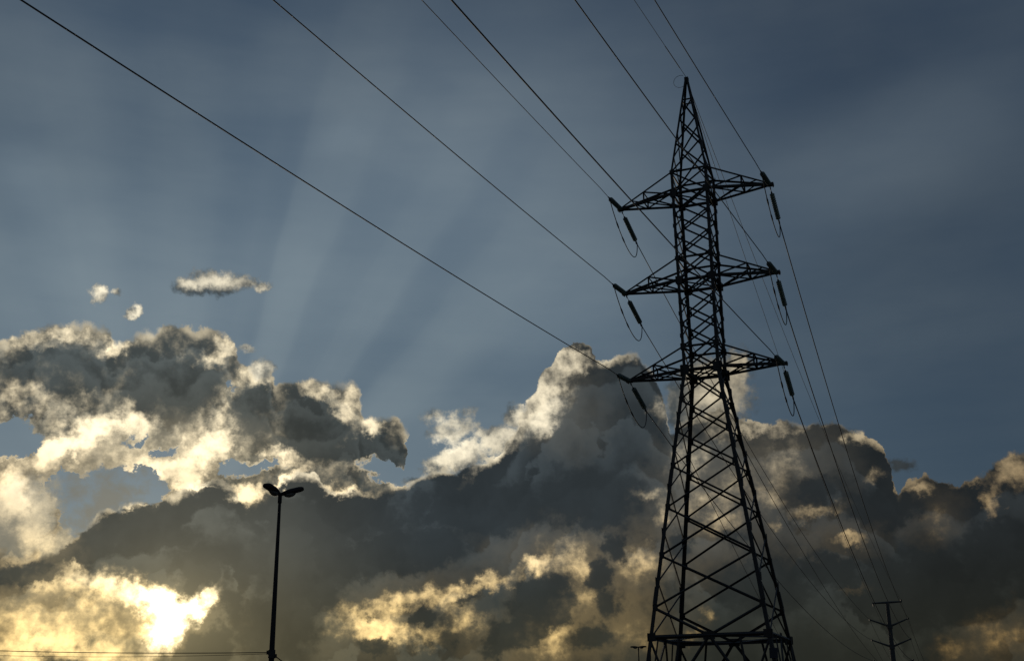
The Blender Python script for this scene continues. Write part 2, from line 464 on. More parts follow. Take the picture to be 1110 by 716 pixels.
    width = N.add(0.10, N.mul(N.step(soft, 0.38, 0.62), 0.40))
    a_bank = N.step(bank_c, 0.0, N.mul(width, 0.7))
    a_upper = N.step(upper_c, -0.06, N.add(N.mul(width, 0.7), 0.03))
    scrap_c = N.add(scrap, N.add(N.mul(N.sub(n_edge, 0.5), 1.5), N.mul(N.sub(0.40, bl), 0.7)))
    a_scrap = N.mul(N.step(scrap_c, 0.22, 0.95), N.step(scrap, 0.0, 0.30))
    front_c = N.add(front, N.mul(bump, 0.75))
    a_front = N.mul(N.step(front_c, 0.22, 0.62), N.step(front, 0.0, 0.2))

    # --- how much light comes through or off the cloud
    lit = None
    for b in LIT:
        g = N.mul(N.blob(Pl, b, 1.15), b[5])
        lit = g if lit is None else N.add(lit, g)
    dark = None
    for b in DARK:
        g = N.mul(N.blob(Pl, b, 1.05), b[5])
        dark = g if dark is None else N.mx(dark, g)
    relief = N.sub(bl_sun, bl)                           # billows facing the sun
    patch = N.step(N.noise(P, 0.55, 2.0, 0.5), 0.36, 0.62)
    rim_b = N.mul(N.step(bank_c, 0.02, N.add(0.10, N.mul(patch, 0.40)), 1.0, 0.0), N.step(el, 4.0, 9.0, 0.3, 1.0))
    rim_u = N.mul(N.step(upper_c, 0.05, N.add(0.25, N.mul(patch, 0.55)), 1.0, 0.0), 0.6)
    def light(rim, k, base):
        L = N.sub(N.add(lit, base), N.mul(dark, N.add(0.68, N.mul(puff, 0.5))))
        gate = N.step(L, -0.1, 0.55, 0.18, 1.0)
        tex = N.add(N.add(N.mul(N.sub(puff, 0.5), 1.7), N.mul(N.sub(n_edge, 0.5), 0.95)), N.mul(relief, k))
        L = N.add(L, N.mul(tex, gate))
        L = N.step(L, 0.0, 1.55)
        return N.mx(L, N.mul(rim, N.add(0.10, N.mul(N.mul(patch, puff), 1.3))))
    cream = N.mix(N.step(ang, 4.0, 40.0), CREAM_NEAR, CREAM_FAR)
    cream = N.vec('MULTIPLY', cream, N.mix(N.step(el, 4.0, 14.0), (1.08, 0.85, 0.47), (1, 1, 1)))
    grey = N.mix(N.step(ang, 2.5, 13.0), GREY_NEAR, GREY_MID)
    grey = N.mix(N.step(ang, 14.0, 38.0), grey, GREY_FAR)
    grey = N.vec('MULTIPLY', grey, N.mix(N.step(el, 3.0, 9.5), (1.05, 0.92, 0.66), (1, 1, 1)))
    broad = N.noise(N.vec('ADD', P, N.cmul(w2, 0.5)), 0.40, 4.0, 0.5)
    tone = N.add(N.add(0.38, N.mul(broad, 0.62)), N.mul(soft, 0.55))
    tone = N.add(tone, N.mul(relief, 0.15))
    grey = N.cmul(grey, tone)
    # folds inside the big bank: each lower layer starts lighter at its top and darkens downwards
    fold = None
    for d, src in FOLDS:
        q = {'soft': soft, 'broad': broad, 'patch': puff}[src]
        x = N.sub(N.add(N.add(bank, N.mul(N.sub(q, 0.5), 6.0)), N.mul(bump, 1.3)), d)
        t = N.mul(N.step(x, 0.0, 0.30), N.step(x, 0.2, 2.2, 1.0, 0.0))
        fold = t if fold is None else N.mx(fold, t)
    fold = N.add(0.86, N.mul(fold, 0.62))
    hot = None
    for b in HOTS:
        g = N.mul(N.blob(Pl, b, 1.2), b[5])
        hot = g if hot is None else N.add(hot, g)
    glowf = None
    for b in GLOW:
        g = N.mul(N.blob(Pl, b, 1.0), b[5])
        glowf = g if glowf is None else N.add(glowf, g)
    def shade(L, k):
        c = N.vec('ADD', N.cmul(grey, k), N.cmul(cream, N.mul(N.math('POWER', L, 1.15), 1.30)))
        c = N.vec('ADD', c, N.cmul(cream, N.mul(glowf, N.add(0.75, N.mul(puff, 0.5)))))
        return N.vec('ADD', c, N.cmul(N.xyz(1.0, 0.92, 0.66), N.mul(hot, N.mul(L, N.add(0.05, N.mul(puff, 1.5))))))
    fold_u = None
    for d, q in ((0.5, puff), (1.7, broad), (2.9, puff)):
        x = N.sub(N.add(N.add(depth_u, N.mul(N.sub(q, 0.5), 4.5)), N.mul(bump, 1.0)), d)
        t = N.mul(N.step(x, 0.0, 0.55), N.step(x, 0.3, 1.7, 1.0, 0.0))
        fold_u = t if fold_u is None else N.mx(fold_u, t)
    lift = N.add(0.88, N.mul(fold_u, 0.55))
    c_upper = shade(light(rim_u, 1.2, 0.30), N.mul(lift, N.step(el, 13.0, 18.0, 1.1, 1.75)))
    c_bank = shade(light(rim_b, 1.2, 0.0), fold)
    c_upper = N.vec('MULTIPLY', c_upper, (1.07, 1.01, 0.91))
    air = N.mix(a_upper, air, c_upper)
    c_scrap = shade(N.step(N.add(N.add(lit, 0.1), N.mul(N.sub(puff, 0.5), 1.4)), 0.0, 1.5), 1.9)
    air = N.mix(a_scrap, air, c_scrap)
    gap = N.mul(N.step(N.blob(Pl, GAP_HAZE, 1.6), 0.0, 1.0), N.step(N.add(puff, N.mul(N.sub(soft, 0.5), 0.6)), 0.38, 0.66))
    air = N.mix(N.mul(gap, 0.75), air, N.vec('ADD', N.cmul(grey, 1.25), N.cmul(cream, 0.11)))
    rim_f = N.mul(N.mul(N.step(front_c, 0.25, 0.75, 1.0, 0.0), patch), N.mul(N.add(lit, glowf), 0.38))
    c_front = N.vec('ADD', N.cmul(grey, 0.88), N.cmul(cream, rim_f))
    alpha, cloud = a_bank, N.mix(N.mul(a_front, 0.92), c_bank, c_front)

    col = N.mix(alpha, air, cloud)
    # aureole of the hidden sun
    col = N.vec('ADD', col, N.cmul(N.xyz(0.24, 0.195, 0.10), N.math('EXPONENT', N.mul(ang, -1 / 1.6))))
    # nothing but haze below the horizon
    col = N.mix(N.step(el, -1.0, 0.5), (0.05, 0.045, 0.035), col)
    nt.links.new(N.cmul(col, 10.0), bg.inputs[0])
    bg.inputs[1].default_value = 0.1
    world.cycles.sampling_method = 'MANUAL'
    world.cycles.sample_map_resolution = 512

SKY_NEAR, SKY_FAR = (0.136, 0.192, 0.238), (0.044, 0.063, 0.087)
GREY_NEAR, GREY_MID, GREY_FAR = (0.092, 0.094, 0.078), (0.034, 0.043, 0.048), (0.019, 0.023, 0.025)
CREAM_NEAR, CREAM_FAR = (1.05, 0.93, 0.67), (0.26, 0.20, 0.115)
RAY_GAIN = 0.72
FOLDS = [(0.9, 'soft'), (2.6, 'broad'), (4.4, 'soft'), (6.0, 'broad')]
RAYS = [(-90, .5), (-45, .5), (-34, .60), (-26, .42), (-18, .58), (-10, .45), (-3, .54), (2, .42), (6, .32), (8.5, .35), (11, .30), (13.5, .60), (17, .70), (20.5, .64), (23, .40), (27, .46), (30, .60), (33, .58), (35.5, .32), (37.5, .34), (40, .62), (44, .70), (48, .60), (52, .40), (57, .38), (61, .55), (66, .58), (71, .44), (78, .5), (90, .5)]
build_sky()


ld = bpy.data.lights.new("sun", 'SUN')
ld.energy = 0.5
ld.angle = R(12)                     # the disc is behind cloud
ld.color = (1.0, 0.86, 0.66)
sun = bpy.data.objects.new("sun", ld)
COL.objects.link(sun)
sd = Vector((math.sin(R(SUN_AZ)) * math.cos(R(SUN_EL)), math.cos(R(SUN_AZ)) * math.cos(R(SUN_EL)), math.sin(R(SUN_EL))))
sun.rotation_euler = sd.to_track_quat('Z', 'Y').to_euler()
sun.location = (0, 0, 60)

vs = scene.view_settings
scene.display_settings.display_device = 'sRGB'
vs.view_transform = 'Standard'
vs.look = 'None'
vs.exposure = 0.0
vs.gamma = 1.0
vs.use_curve_mapping = False
scene.render.filter_size = 2.1       # the photograph is a little soft
scene.cycles.max_bounces = 4
scene.cycles.use_denoising = False

# ------------------------------------------------------------------ materials
def material(name, base, rough=0.5, metal=0.0, vary=0.3, scale=6.0, bump=0.0, trans=0.0):
    m = bpy.data.materials.new(name)
    m.use_nodes = True
    nt = m.node_tree
    b = nt.nodes["Principled BSDF"]
    tc = nt.nodes.new("ShaderNodeTexCoord")
    n = nt.nodes.new("ShaderNodeTexNoise")
    n.inputs["Scale"].default_value = scale
    n.inputs["Detail"].default_value = 6
    nt.links.new(tc.outputs["Object"], n.inputs["Vector"])
    mix = nt.nodes.new("ShaderNodeMix")
    mix.data_type = 'RGBA'
    mix.inputs[6].default_value = (*[c * (1 - vary) for c in base], 1)
    mix.inputs[7].default_value = (*[min(1, c * (1 + vary)) for c in base], 1)
    nt.links.new(n.outputs["Fac"], mix.inputs[0])
    nt.links.new(mix.outputs[2], b.inputs["Base Color"])
    rm = nt.nodes.new("ShaderNodeMapRange")
    rm.inputs[3].default_value = max(0.02, rough - 0.12)
    rm.inputs[4].default_value = min(1, rough + 0.12)
    nt.links.new(n.outputs["Fac"], rm.inputs[0])
    nt.links.new(rm.outputs[0], b.inputs["Roughness"])
    b.inputs["Metallic"].default_value = metal
    b.inputs["Transmission Weight"].default_value = trans
    if bump:
        bp = nt.nodes.new("ShaderNodeBump")
        bp.inputs["Strength"].default_value = bump
        nt.links.new(n.outputs["Fac"], bp.inputs["Height"])
        nt.links.new(bp.outputs[0], b.inputs["Normal"])
    return m

STEEL = material("weathered_steel", (0.052, 0.051, 0.050), 0.6, 0.4, 0.35, 3.0)
STEEL_ARM = material("dark_weathered_steel", (0.042, 0.042, 0.041), 0.65, 0.4, 0.35, 3.0)
CONDUCTOR = material("aged_aluminium_wire", (0.09, 0.09, 0.095), 0.6, 0.6, 0.2, 2.0)
GLASS = material("green_insulator_glass", (0.17, 0.23, 0.20), 0.42, 0.0, 0.2, 10.0, 0.0, 0.25)
FITTING = material("forged_fitting", (0.07, 0.07, 0.07), 0.55, 0.7, 0.25, 9.0)
POLE_STEEL = material("tubular_pole_steel", (0.09, 0.09, 0.09), 0.6, 0.3, 0.25, 1.5)
LAMP_PAINT = material("dark_lamp_paint", (0.03, 0.03, 0.032), 0.8, 0.0, 0.3, 4.0)
LENS = material("milky_lamp_bowl", (0.16, 0.16, 0.15), 0.6, 0.0, 0.1, 8.0, 0.0, 0.1)
RUBBER = material("black_cable_sheath", (0.02, 0.02, 0.02), 0.7, 0.0, 0.2, 3.0)
CONCRETE = material("footing_concrete", (0.32, 0.31, 0.29), 0.9, 0.0, 0.2, 4.0, 0.3)
PLATE = material("blue_enamel_plate", (0.025, 0.035, 0.06), 0.4, 0.0, 0.2, 4.0)

# ------------------------------------------------------------------ helpers
def link(name, bm, mat, parent=None, smooth=False):
    me = bpy.data.meshes.new(name)
    bmesh.ops.recalc_face_normals(bm, faces=bm.faces)
    bm.to_mesh(me)
    bm.free()
    me.materials.append(mat)
    if smooth:
        for pgn in me.polygons:
            pgn.use_smooth = True
    o = bpy.data.objects.new(name, me)
    COL.objects.link(o)
    if parent is not None:
        o.parent = parent
    return o

def empty(name, loc=(0, 0, 0), rotz=0.0):
    o = bpy.data.objects.new(name, None)
    o.empty_display_size = 0.3
    o.location = loc
    o.rotation_euler = (0, 0, rotz)
    COL.objects.link(o)
    return o

def tag(o, label, cat, group=None):
    o["label"] = label
    o["category"] = cat
    if group:
        o["group"] = group
    return o

def angle_bar(bm, a, b, w, out, t=None):
    """Steel angle (L section) from a to b, legs w wide, heel pointing to `out`."""
    a, b, out = Vector(a), Vector(b), Vector(out)
    t = t or max(0.012, w * 0.14)
    d = (b - a).normalized()
    o = (out - d * out.dot(d))
    if o.length < 1e-6:
        o = d.orthogonal()
    o.normalize()
    s = d.cross(o).normalized()
    e1, e2 = (-o + s).normalized(), (-o - s).normalized()   # the two flange directions
    heel = o * (w * 0.35)
    prof = [heel, heel + e1 * w, heel + e1 * w + e2 * t, heel + e1 * t + e2 * t, heel + e1 * t + e2 * w, heel + e2 * w]
    va = [bm.verts.new(a + q) for q in prof]
    vb = [bm.verts.new(b + q) for q in prof]
    for i in range(6):
        j = (i + 1) % 6
        bm.faces.new((va[i], va[j], vb[j], vb[i]))
    bm.faces.new(va)
    bm.faces.new(vb[::-1])

def box(bm, c, size, rot=None):
    c = Vector(c)
    vsx = []
    for x in (-.5, .5):
        for y in (-.5, .5):
            for z in (-.5, .5):
                q = Vector((x * size[0], y * size[1], z * size[2]))
                if rot is not None:
                    q = rot @ q
                vsx.append(bm.verts.new(c + q))
    for f in ((0, 1, 3, 2), (4, 6, 7, 5), (0, 4, 5, 1), (2, 3, 7, 6), (0, 2, 6, 4), (1, 5, 7, 3)):
        bm.faces.new([vsx[i] for i in f])

def frame_of(d):
    d = d.normalized()
    s = d.cross(Vector((0, 0, 1)))
    if s.length < 1e-4:
        s = Vector((1, 0, 0))
    s.normalize()
    return s, s.cross(d).normalized()

def tube(bm, pts, radii, n=8, caps=True):
    pts = [Vector(q) for q in pts]
    if not hasattr(radii, '__len__'):
        radii = [radii] * len(pts)
    rings = []
    for i, q in enumerate(pts):
        d = pts[min(i + 1, len(pts) - 1)] - pts[max(i - 1, 0)]
        s, u = frame_of(d)
        rings.append([bm.verts.new(q + (s * math.cos(k * 2 * math.pi / n) + u * math.sin(k * 2 * math.pi / n)) * radii[i]) for k in range(n)])
    for i in range(len(pts) - 1):
        for k in range(n):
            j = (k + 1) % n
            bm.faces.new((rings[i][k], rings[i][j], rings[i + 1][j], rings[i + 1][k]))
    if caps:
        bm.faces.new(rings[0][::-1])
        bm.faces.new(rings[-1])

def plate(bm, c, nrm, w, h, t=0.016):
    """Flat gusset plate: w across, h along z, normal nrm."""
    nrm = Vector(nrm).normalized()
    s = Vector((0, 0, 1)).cross(nrm).normalized()
    rot = Matrix((s, nrm, Vector((0, 0, 1)))).transposed()
    box(bm, c, (w, t, h), rot)

# ------------------------------------------------------------------ ground
def build_ground():
    bm = bmesh.new()
    n, S = 24, 6000.0
    grid = [[bm.verts.new((-S + 2 * S * i / n, -S + 2 * S * j / n, 0)) for j in range(n + 1)] for i in range(n + 1)]
    for i in range(n):
        for j in range(n):
            bm.faces.new((grid[i][j], grid[i + 1][j], grid[i + 1][j + 1], grid[i][j + 1]))
    m = material("dry_earth_and_grass", (0.10, 0.09, 0.06), 0.95, 0.0, 0.4, 0.12, 0.3)
    o = link("ground", bm, m)
    o["kind"] = "structure"
build_ground()

# ------------------------------------------------------------------ lattice tower
TX, TY, YAW = 11.0803, 65.6397, -0.3756
U1, L1, U2, L2, U3, L3, DIA, TOP = 33.315, 31.892, 27.758, 26.345, 22.286, 20.872, 6.039, 40.0
W1, W3, WD = 1.073, 1.006, 3.119

def half(z):
    if z >= U1:
        return 0.07 + (W1 - 0.07) * (TOP - z) / (TOP - U1)
    if z >= L3:
        return W3 + (W1 - W3) * (z - L3) / (U1 - L3)
    return W3 + (WD - W3) * (L3 - z) / (L3 - DIA)

def corner(sx, sy, z):
    return Vector((sx * half(z), sy * half(z), z))

tower = empty("transmission_tower", (TX, TY, 0), YAW)
tag(tower, "tall dark steel lattice transmission tower with three pairs of cross-arms and a pointed peak", "transmission tower")

CORN = [(-1, -1), (1, -1), (1, 1), (-1, 1)]
FACES = [((-1, -1), (1, -1)), ((1, -1), (1, 1)), ((1, 1), (-1, 1)), ((-1, 1), (-1, -1))]

# node heights; the bracing of neighbouring faces is staggered
LOW_FRONT = [20.872, 19.10, 17.25, 15.25, 12.92, 10.30, 7.55]
LOW_SIDE = [20.872, 19.85, 18.20, 16.25, 14.05, 11.60, 8.95, 6.039]
UP1 = [L1 + (U2 - L1) * k / 3 for k in range(4)]
UP2 = [L2 + (U3 - L2) * k / 3 for k in range(4)]
def stag(lv):
    return [lv[0]] + [(lv[k] + lv[k + 1]) / 2 for k in range(len(lv) - 1)] + [lv[-1]]
PEAK = [U1, 35.35, 37.05, 38.45]

for sx, sy in CORN:
    out = (sx, sy, 0)
    bm = bmesh.new()
    foot = corner(sx, sy, 0.0)
    angle_bar(bm, foot - Vector((0, 0, 0.1)), corner(sx, sy, L3), 0.195, out, 0.03)
    angle_bar(bm, corner(sx, sy, L3), corner(sx, sy, U1), 0.17, out, 0.026)
    # spliced cover angles
    for z in (14.6, 8.2):
        angle_bar(bm, corner(sx * 1.006, sy * 1.006, z - 0.45), corner(sx * 1.006, sy * 1.006, z + 0.45), 0.225, out, 0.03)
    leg = link("leg", bm, STEEL, tower)
    bm = bmesh.new()
    for z in LOW_SIDE[1:-1] + stag(UP1)[1:-1] + stag(UP2)[1:-1]:
        c = corner(sx, sy, z)
        plate(bm, c + Vector((sx * 0.075, -sy * 0.10, 0)), (1, 0, 0), 0.30, 0.42 if z < L3 else 0.24)
    for z in LOW_FRONT[1:] + UP1[1:-1] + UP2[1:-1]:
        c = corner(sx, sy, z)
        plate(bm, c + Vector((-sx * 0.10, sy * 0.075, 0)), (0, 1, 0), 0.28, 0.36 if z < L3 else 0.2)
    for z in (U1, L1, U2, L2, U3, L3):
        c = corner(sx, sy, z)
        big = 0.62 if z in (L3,) else (0.48 if z in (L1, L2) else 0.24)
        if z == U3: big = 0.36
        plate(bm, c + Vector((-sx * 0.06, sy * 0.085, 0)), (0, 1, 0), big * 0.8, big)
        plate(bm, c + Vector((sx * 0.085, -sy * 0.06, 0)), (1, 0, 0), big * 0.8, big)
    plate(bm, corner(sx, sy, DIA) + Vector((-sx * 0.1, sy * 0.08, 0)), (0, 1, 0), 0.45, 0.42)
    plate(bm, corner(sx, sy, DIA) + Vector((sx * 0.08, -sy * 0.1, 0)), (1, 0, 0), 0.45, 0.42)
    link("gusset_plate", bm, STEEL, leg)["kind"] = "stuff"
    if (sx, sy) in ((1, -1), (-1, -1)):
        bm = bmesh.new()
        z, k = 3.0, 0
        while z < 33:
            c = corner(sx, sy, z)
            dx = Vector((-0.19 * sx, 0, 0)) if k % 2 else Vector((0, 0.19 , 0))
            tube(bm, [c, c + dx + Vector((0, 0, 0.01))], 0.011, 5)
            z += 0.4
            k += 1
        link("step_bolt", bm, STEEL, leg)["kind"] = "stuff"
    bm = bmesh.new()
    box(bm, foot + Vector((0, 0, 0.15)), (0.9, 0.9, 0.5))
    bmesh.ops.bevel(bm, geom=bm.edges[:], offset=0.03, segments=1, affect='EDGES')
    link("footing", bm, CONCRETE, tower)
    if (sx, sy) == (1, -1):
        bm = bmesh.new()
        plate(bm, corner(1, -1, 5.05) + Vector((0, -0.14, 0)), (0, 1, 0), 0.42, 0.5, 0.01)
        link("number_plate", bm, PLATE, leg)

for fi, (ca, cb) in enumerate(FACES):
    front = fi in (0, 2)
    nrm = Vector(((ca[0] + cb[0]) / 2, (ca[1] + cb[1]) / 2, 0)).normalized()
    A = lambda z, o=0.0: corner(*ca, z) - nrm * o
    B = lambda z, o=0.0: corner(*cb, z) - nrm * o
    bm = bmesh.new()
    def X(z0, z1, w):
        angle_bar(bm, A(z0), B(z1), w, nrm)
        angle_bar(bm, B(z0, 0.05), A(z1, 0.05), w, nrm)
    lv = LOW_FRONT if front else LOW_SIDE
    for z0, z1 in zip(lv, lv[1:]):
        X(z1, z0, 0.077 if z1 > 12 else 0.088)
    mid = (A(DIA) + B(DIA)) / 2
    if front:
        angle_bar(bm, A(lv[-1]), mid, 0.11, nrm)
        angle_bar(bm, B(lv[-1]), mid, 0.11, nrm)
    for up in (UP1, UP2):
        lv2 = up if front else stag(up)
        for z0, z1 in zip(lv2, lv2[1:]):
            if not front and abs(z0 - z1) < 0.9:
                angle_bar(bm, A(z0), B(z1), 0.09, nrm)
            else:
                X(z1, z0, 0.08)
    for z0, z1 in ((U1, L1), (U2, L2), (U3, L3)):
        X(z1, z0, 0.08)
    for z, w in ((U1, 0.10), (L1, 0.14), (U2, 0.10), (L2, 0.14), (U3, 0.10), (L3, 0.15)):
        angle_bar(bm, A(z, -0.03), B(z, -0.03), w, nrm)
    # splayed base: an inverted V from the middle of the horizontal, with secondary struts
    fa, fb = A(0.5), B(0.5)
    for foot, other in ((fa, A), (fb, B)):
        angle_bar(bm, mid, foot, 0.12, nrm)
        q = mid.lerp(foot, 0.52)
        angle_bar(bm, q, other(3.1), 0.09, nrm)
        h = (other(DIA) + mid) / 2
        angle_bar(bm, q, h, 0.09, nrm)
        angle_bar(bm, q, other(DIA - 0.1), 0.09, nrm)
    plate(bm, mid + nrm * 0.02, nrm, 0.62, 0.42)
    link("face_bracing", bm, STEEL, tower)

bm = bmesh.new()
for ca, cb in FACES:
    nrm = Vector(((ca[0] + cb[0]) / 2, (ca[1] + cb[1]) / 2, 0)).normalized()
    angle_bar(bm, corner(*ca, DIA) + nrm * 0.03, corner(*cb, DIA) + nrm * 0.03, 0.16, nrm)
mids = [(corner(*a, DIA) + corner(*b, DIA)) / 2 for a, b in FACES]
for k in range(4):
    angle_bar(bm, mids[k], mids[(k + 1) % 4], 0.10, (0, 0, 1))
link("horizontal_frame", bm, STEEL, tower)
for z in (L1, L2, L3):
    bm = bmesh.new()
    angle_bar(bm, corner(-1, -1, z), corner(1, 1, z), 0.09, (0, 0, 1))
    angle_bar(bm, corner(1, -1, z - 0.02), corner(-1, 1, z - 0.02), 0.09, (0, 0, -1))
    link("horizontal_frame", bm, STEEL, tower)

# peak
bm = bmesh.new()
for sx, sy in CORN:
    angle_bar(bm, corner(sx, sy, U1), corner(sx, sy, TOP), 0.12, (sx, sy, 0), 0.02)
for fi, (ca, cb) in enumerate(FACES):
    nrm = Vector(((ca[0] + cb[0]) / 2, (ca[1] + cb[1]) / 2, 0)).normalized()
    A = lambda z, o=0.0: corner(*ca, z) - nrm * o
    B = lambda z, o=0.0: corner(*cb, z) - nrm * o
    lv = PEAK if fi in (0, 2) else [U1, 34.4, 36.2, 37.7, 38.45]
    for k, (z0, z1) in enumerate(zip(lv, lv[1:])):
        angle_bar(bm, A(z0), B(z1), 0.08, nrm)
        if k < 2:
            angle_bar(bm, B(z0, 0.03), A(z1, 0.03), 0.08, nrm)
    angle_bar(bm, A(38.45, -0.02), B(38.45, -0.02), 0.08, nrm)
box(bm, (0, 0, TOP), (0.24, 0.24, 0.22))
link("peak", bm, STEEL_ARM, tower)

# cross-arms
ARM = {1: (U1, L1, 4.56), 2: (U2, L2, 4.50), 3: (U3, L3, 4.47)}
def cross_arm(side, lvl):
    zu, zl, a = ARM[lvl]
    tip = Vector((side * a, 0, zl))
    tipu = tip + Vector((0, 0, 0.10))
    bm = bmesh.new()
    up, lo = {}, {}
    for sy in (-1, 1):
        cu, cl = corner(side, sy, zu), corner(side, sy, zl)
        e = Vector((0, sy * 0.07, 0))
        up[sy] = lambda t, cu=cu, e=e: cu.lerp(tipu + e, t)
        lo[sy] = lambda t, cl=cl, e=e: cl.lerp(tip + e, t)
        angle_bar(bm, cu, tipu + e, 0.10, (0, sy, 1))
        angle_bar(bm, cl, tip + e, 0.15, (0, sy, -1))
        angle_bar(bm, up[sy](0.55), lo[sy](0.55), 0.07, (0, sy, 0))
        angle_bar(bm, up[sy](0.55), cl, 0.075, (0, sy, 0))
        angle_bar(bm, lo[sy](0.55), up[sy](0.80), 0.06, (0, sy, 0))
    angle_bar(bm, lo[-1](0.55), lo[1](0.55), 0.07, (0, 0, -1))
    angle_bar(bm, up[-1](0.55), up[1](0.55), 0.06, (0, 0, 1))
    angle_bar(bm, lo[-1](0.55), lo[1](0.0), 0.09, (0, 0, -1))
    angle_bar(bm, lo[1](0.55) + Vector((0, 0, 0.03)), lo[-1](0.0) + Vector((0, 0, 0.03)), 0.09, (0, 0, -1))
    arm = link("cross_arm", bm, STEEL_ARM, tower)
    bm = bmesh.new()
    box(bm, tip + Vector((side * 0.06, 0, 0.02)), (0.34, 0.30, 0.16))
    tube(bm, [tip + Vector((side * 0.16, -0.24, -0.05)), tip + Vector((side * 0.16, 0.24, -0.05))], 0.035, 8)
    link("hanger_plate", bm, FITTING, arm)
for lvl in (1, 2, 3):
    for side in (-1, 1):
        cross_arm(side, lvl)

cy, sy_ = math.cos(YAW), math.sin(YAW)
def tw(a, b, z):
    return Vector((TX + cy * a - sy_ * b, TY + sy_ * a + cy * b, z))
TIP = {}
for lvl in (1, 2, 3):
    zu, zl, a = ARM[lvl]
    TIP['L%d' % lvl] = tw(-a, 0, zl)
    TIP['R%d' % lvl] = tw(a, 0, zl)
TIP['E'] = tw(0, 0, TOP + 0.12)

# ------------------------------------------------------------------ insulator strings
def make_string(length, link_len, n, nm):
    """Points along +X from the cross-arm; origin at the arm end."""
    root = empty("insulator_string")
    bm = bmesh.new()
    x0, x1 = link_len, length - 0.42
    pitch = (x1 - x0) / n
    prof = [(0.0, 0.034), (0.30, 0.036), (0.40, 0.10), (0.47, 0.150), (0.56, 0.150), (0.60, 0.06), (0.64, 0.034), (1.0, 0.034)]
    pts, rr = [], []
    for k in range(n):
        for q, r in prof:
            pts.append((x0 + (k + q) * pitch, 0, 0))
            rr.append(r)
    # lathe about X
    rings = []
    for q, r in zip(pts, rr):
        rings.append([bm.verts.new((q[0], r * math.cos(j * math.pi / 7), r * math.sin(j * math.pi / 7))) for j in range(14)])
    for i in range(len(rings) - 1):
        for j in range(14):
            bm.faces.new((rings[i][j], rings[i][(j + 1) % 14], rings[i + 1][(j + 1) % 14], rings[i + 1][j]))
    bm.faces.new(rings[0]); bm.faces.new(rings[-1][::-1])
    link("disc_stack", bm, GLASS, root, True)
    bm = bmesh.new()
    tube(bm, [(0, 0, 0), (link_len + 0.02, 0, 0)], 0.022, 6)
    box(bm, (0.06, 0, 0), (0.16, 0.05, 0.10))
    box(bm, (link_len - 0.07, 0, 0), (0.14, 0.09, 0.05))
    link("shackle", bm, FITTING, root)
    bm = bmesh.new()
    tube(bm, [(x1 - 0.02, 0, 0), (x1 + 0.08, 0, 0), (x1 + 0.12, 0, 0), (length, 0, 0)], [0.03, 0.03, 0.055, 0.04], 8)
    box(bm, (x1 + 0.20, 0, -0.05), (0.20, 0.05, 0.13))
    link("dead_end_clamp", bm, FITTING, root)
    return root

def copy_tree(o, parent=None):
    c = o.copy()
    COL.objects.link(c)
    if parent is not None:
        c.parent = parent
    for ch in o.children:
        copy_tree(ch, c)
    return c

NEAR_LEN, FAR_LEN = 2.5, {'L': 3.4, 'R': 3.0}
FAR_SLOPE = {'L': 0.27, 'R': 0.46}
NEARFIT = {'L3': (.3956, .0829), 'L2': (.4032, .073), 'L1': (.3959, .0709), 'R3': (.3955, .0815), 'R2': (.4035, .0803), 'R1': (.407, .0803), 'E': (.4111, .0818)}
POS = {'L1': 'upper left', 'L2': 'middle left', 'L3': 'lowest left', 'R1': 'upper right', 'R2': 'middle right', 'R3': 'lowest right'}
proto_near = make_string(NEAR_LEN, 0.18, 11, 'near')
protos = {'near': proto_near, 'L': make_string(FAR_LEN['L'], 0.62, 13, 'far'), 'R': make_string(FAR_LEN['R'], 0.50, 12, 'far')}
used = set()
def place_string(kind, at, d, label, group):
    o = protos[kind] if kind not in used else copy_tree(protos[kind])
    used.add(kind)
    o.location = at
    o.rotation_mode = 'QUATERNION'
    o.rotation_quaternion = d.to_track_quat('X', 'Z')
    tag(o, label, "insulator", group)
NEAR_END, FAR_END = {}, {}
for k in ('L1', 'R1', 'L2', 'R2', 'L3', 'R3'):
    az, a = NEARFIT[k]
    d = Vector((-math.sin(az), -math.cos(az), -a - 0.02)).normalized()
    s = TIP[k] + d * 0.10
    NEAR_END[k] = s + d * NEAR_LEN
    place_string('near', s, d, "ribbed insulator string pulled up and towards the viewer from the %s cross-arm tip" % POS[k], "insulator strings on the cross-arm tips")
    az2 = R(21.4)
    sl = FAR_SLOPE[k[0]]
    d = Vector((math.sin(az2), math.cos(az2), -sl)).normalized()
    s = TIP[k] + d * 0.10 + Vector((0, 0, -0.08))
    FAR_END[k] = s + d * FAR_LEN[k[0]]
    place_string(k[0], s, d, "ribbed insulator string sloping down and away below the %s cross-arm tip" % POS[k], "insulator strings on the cross-arm tips")

# ------------------------------------------------------------------ conductors
def wire(name, pts, r, label, cat, group, mat=CONDUCTOR, extra=None):
    bm = bmesh.new()
    tube(bm, pts, r, 7)
    if extra:
        for ep, er in extra:
            tube(bm, ep, er, 8)
    o = link(name, bm, mat, None, True)
    tag(o, label, cat, group)
    return o

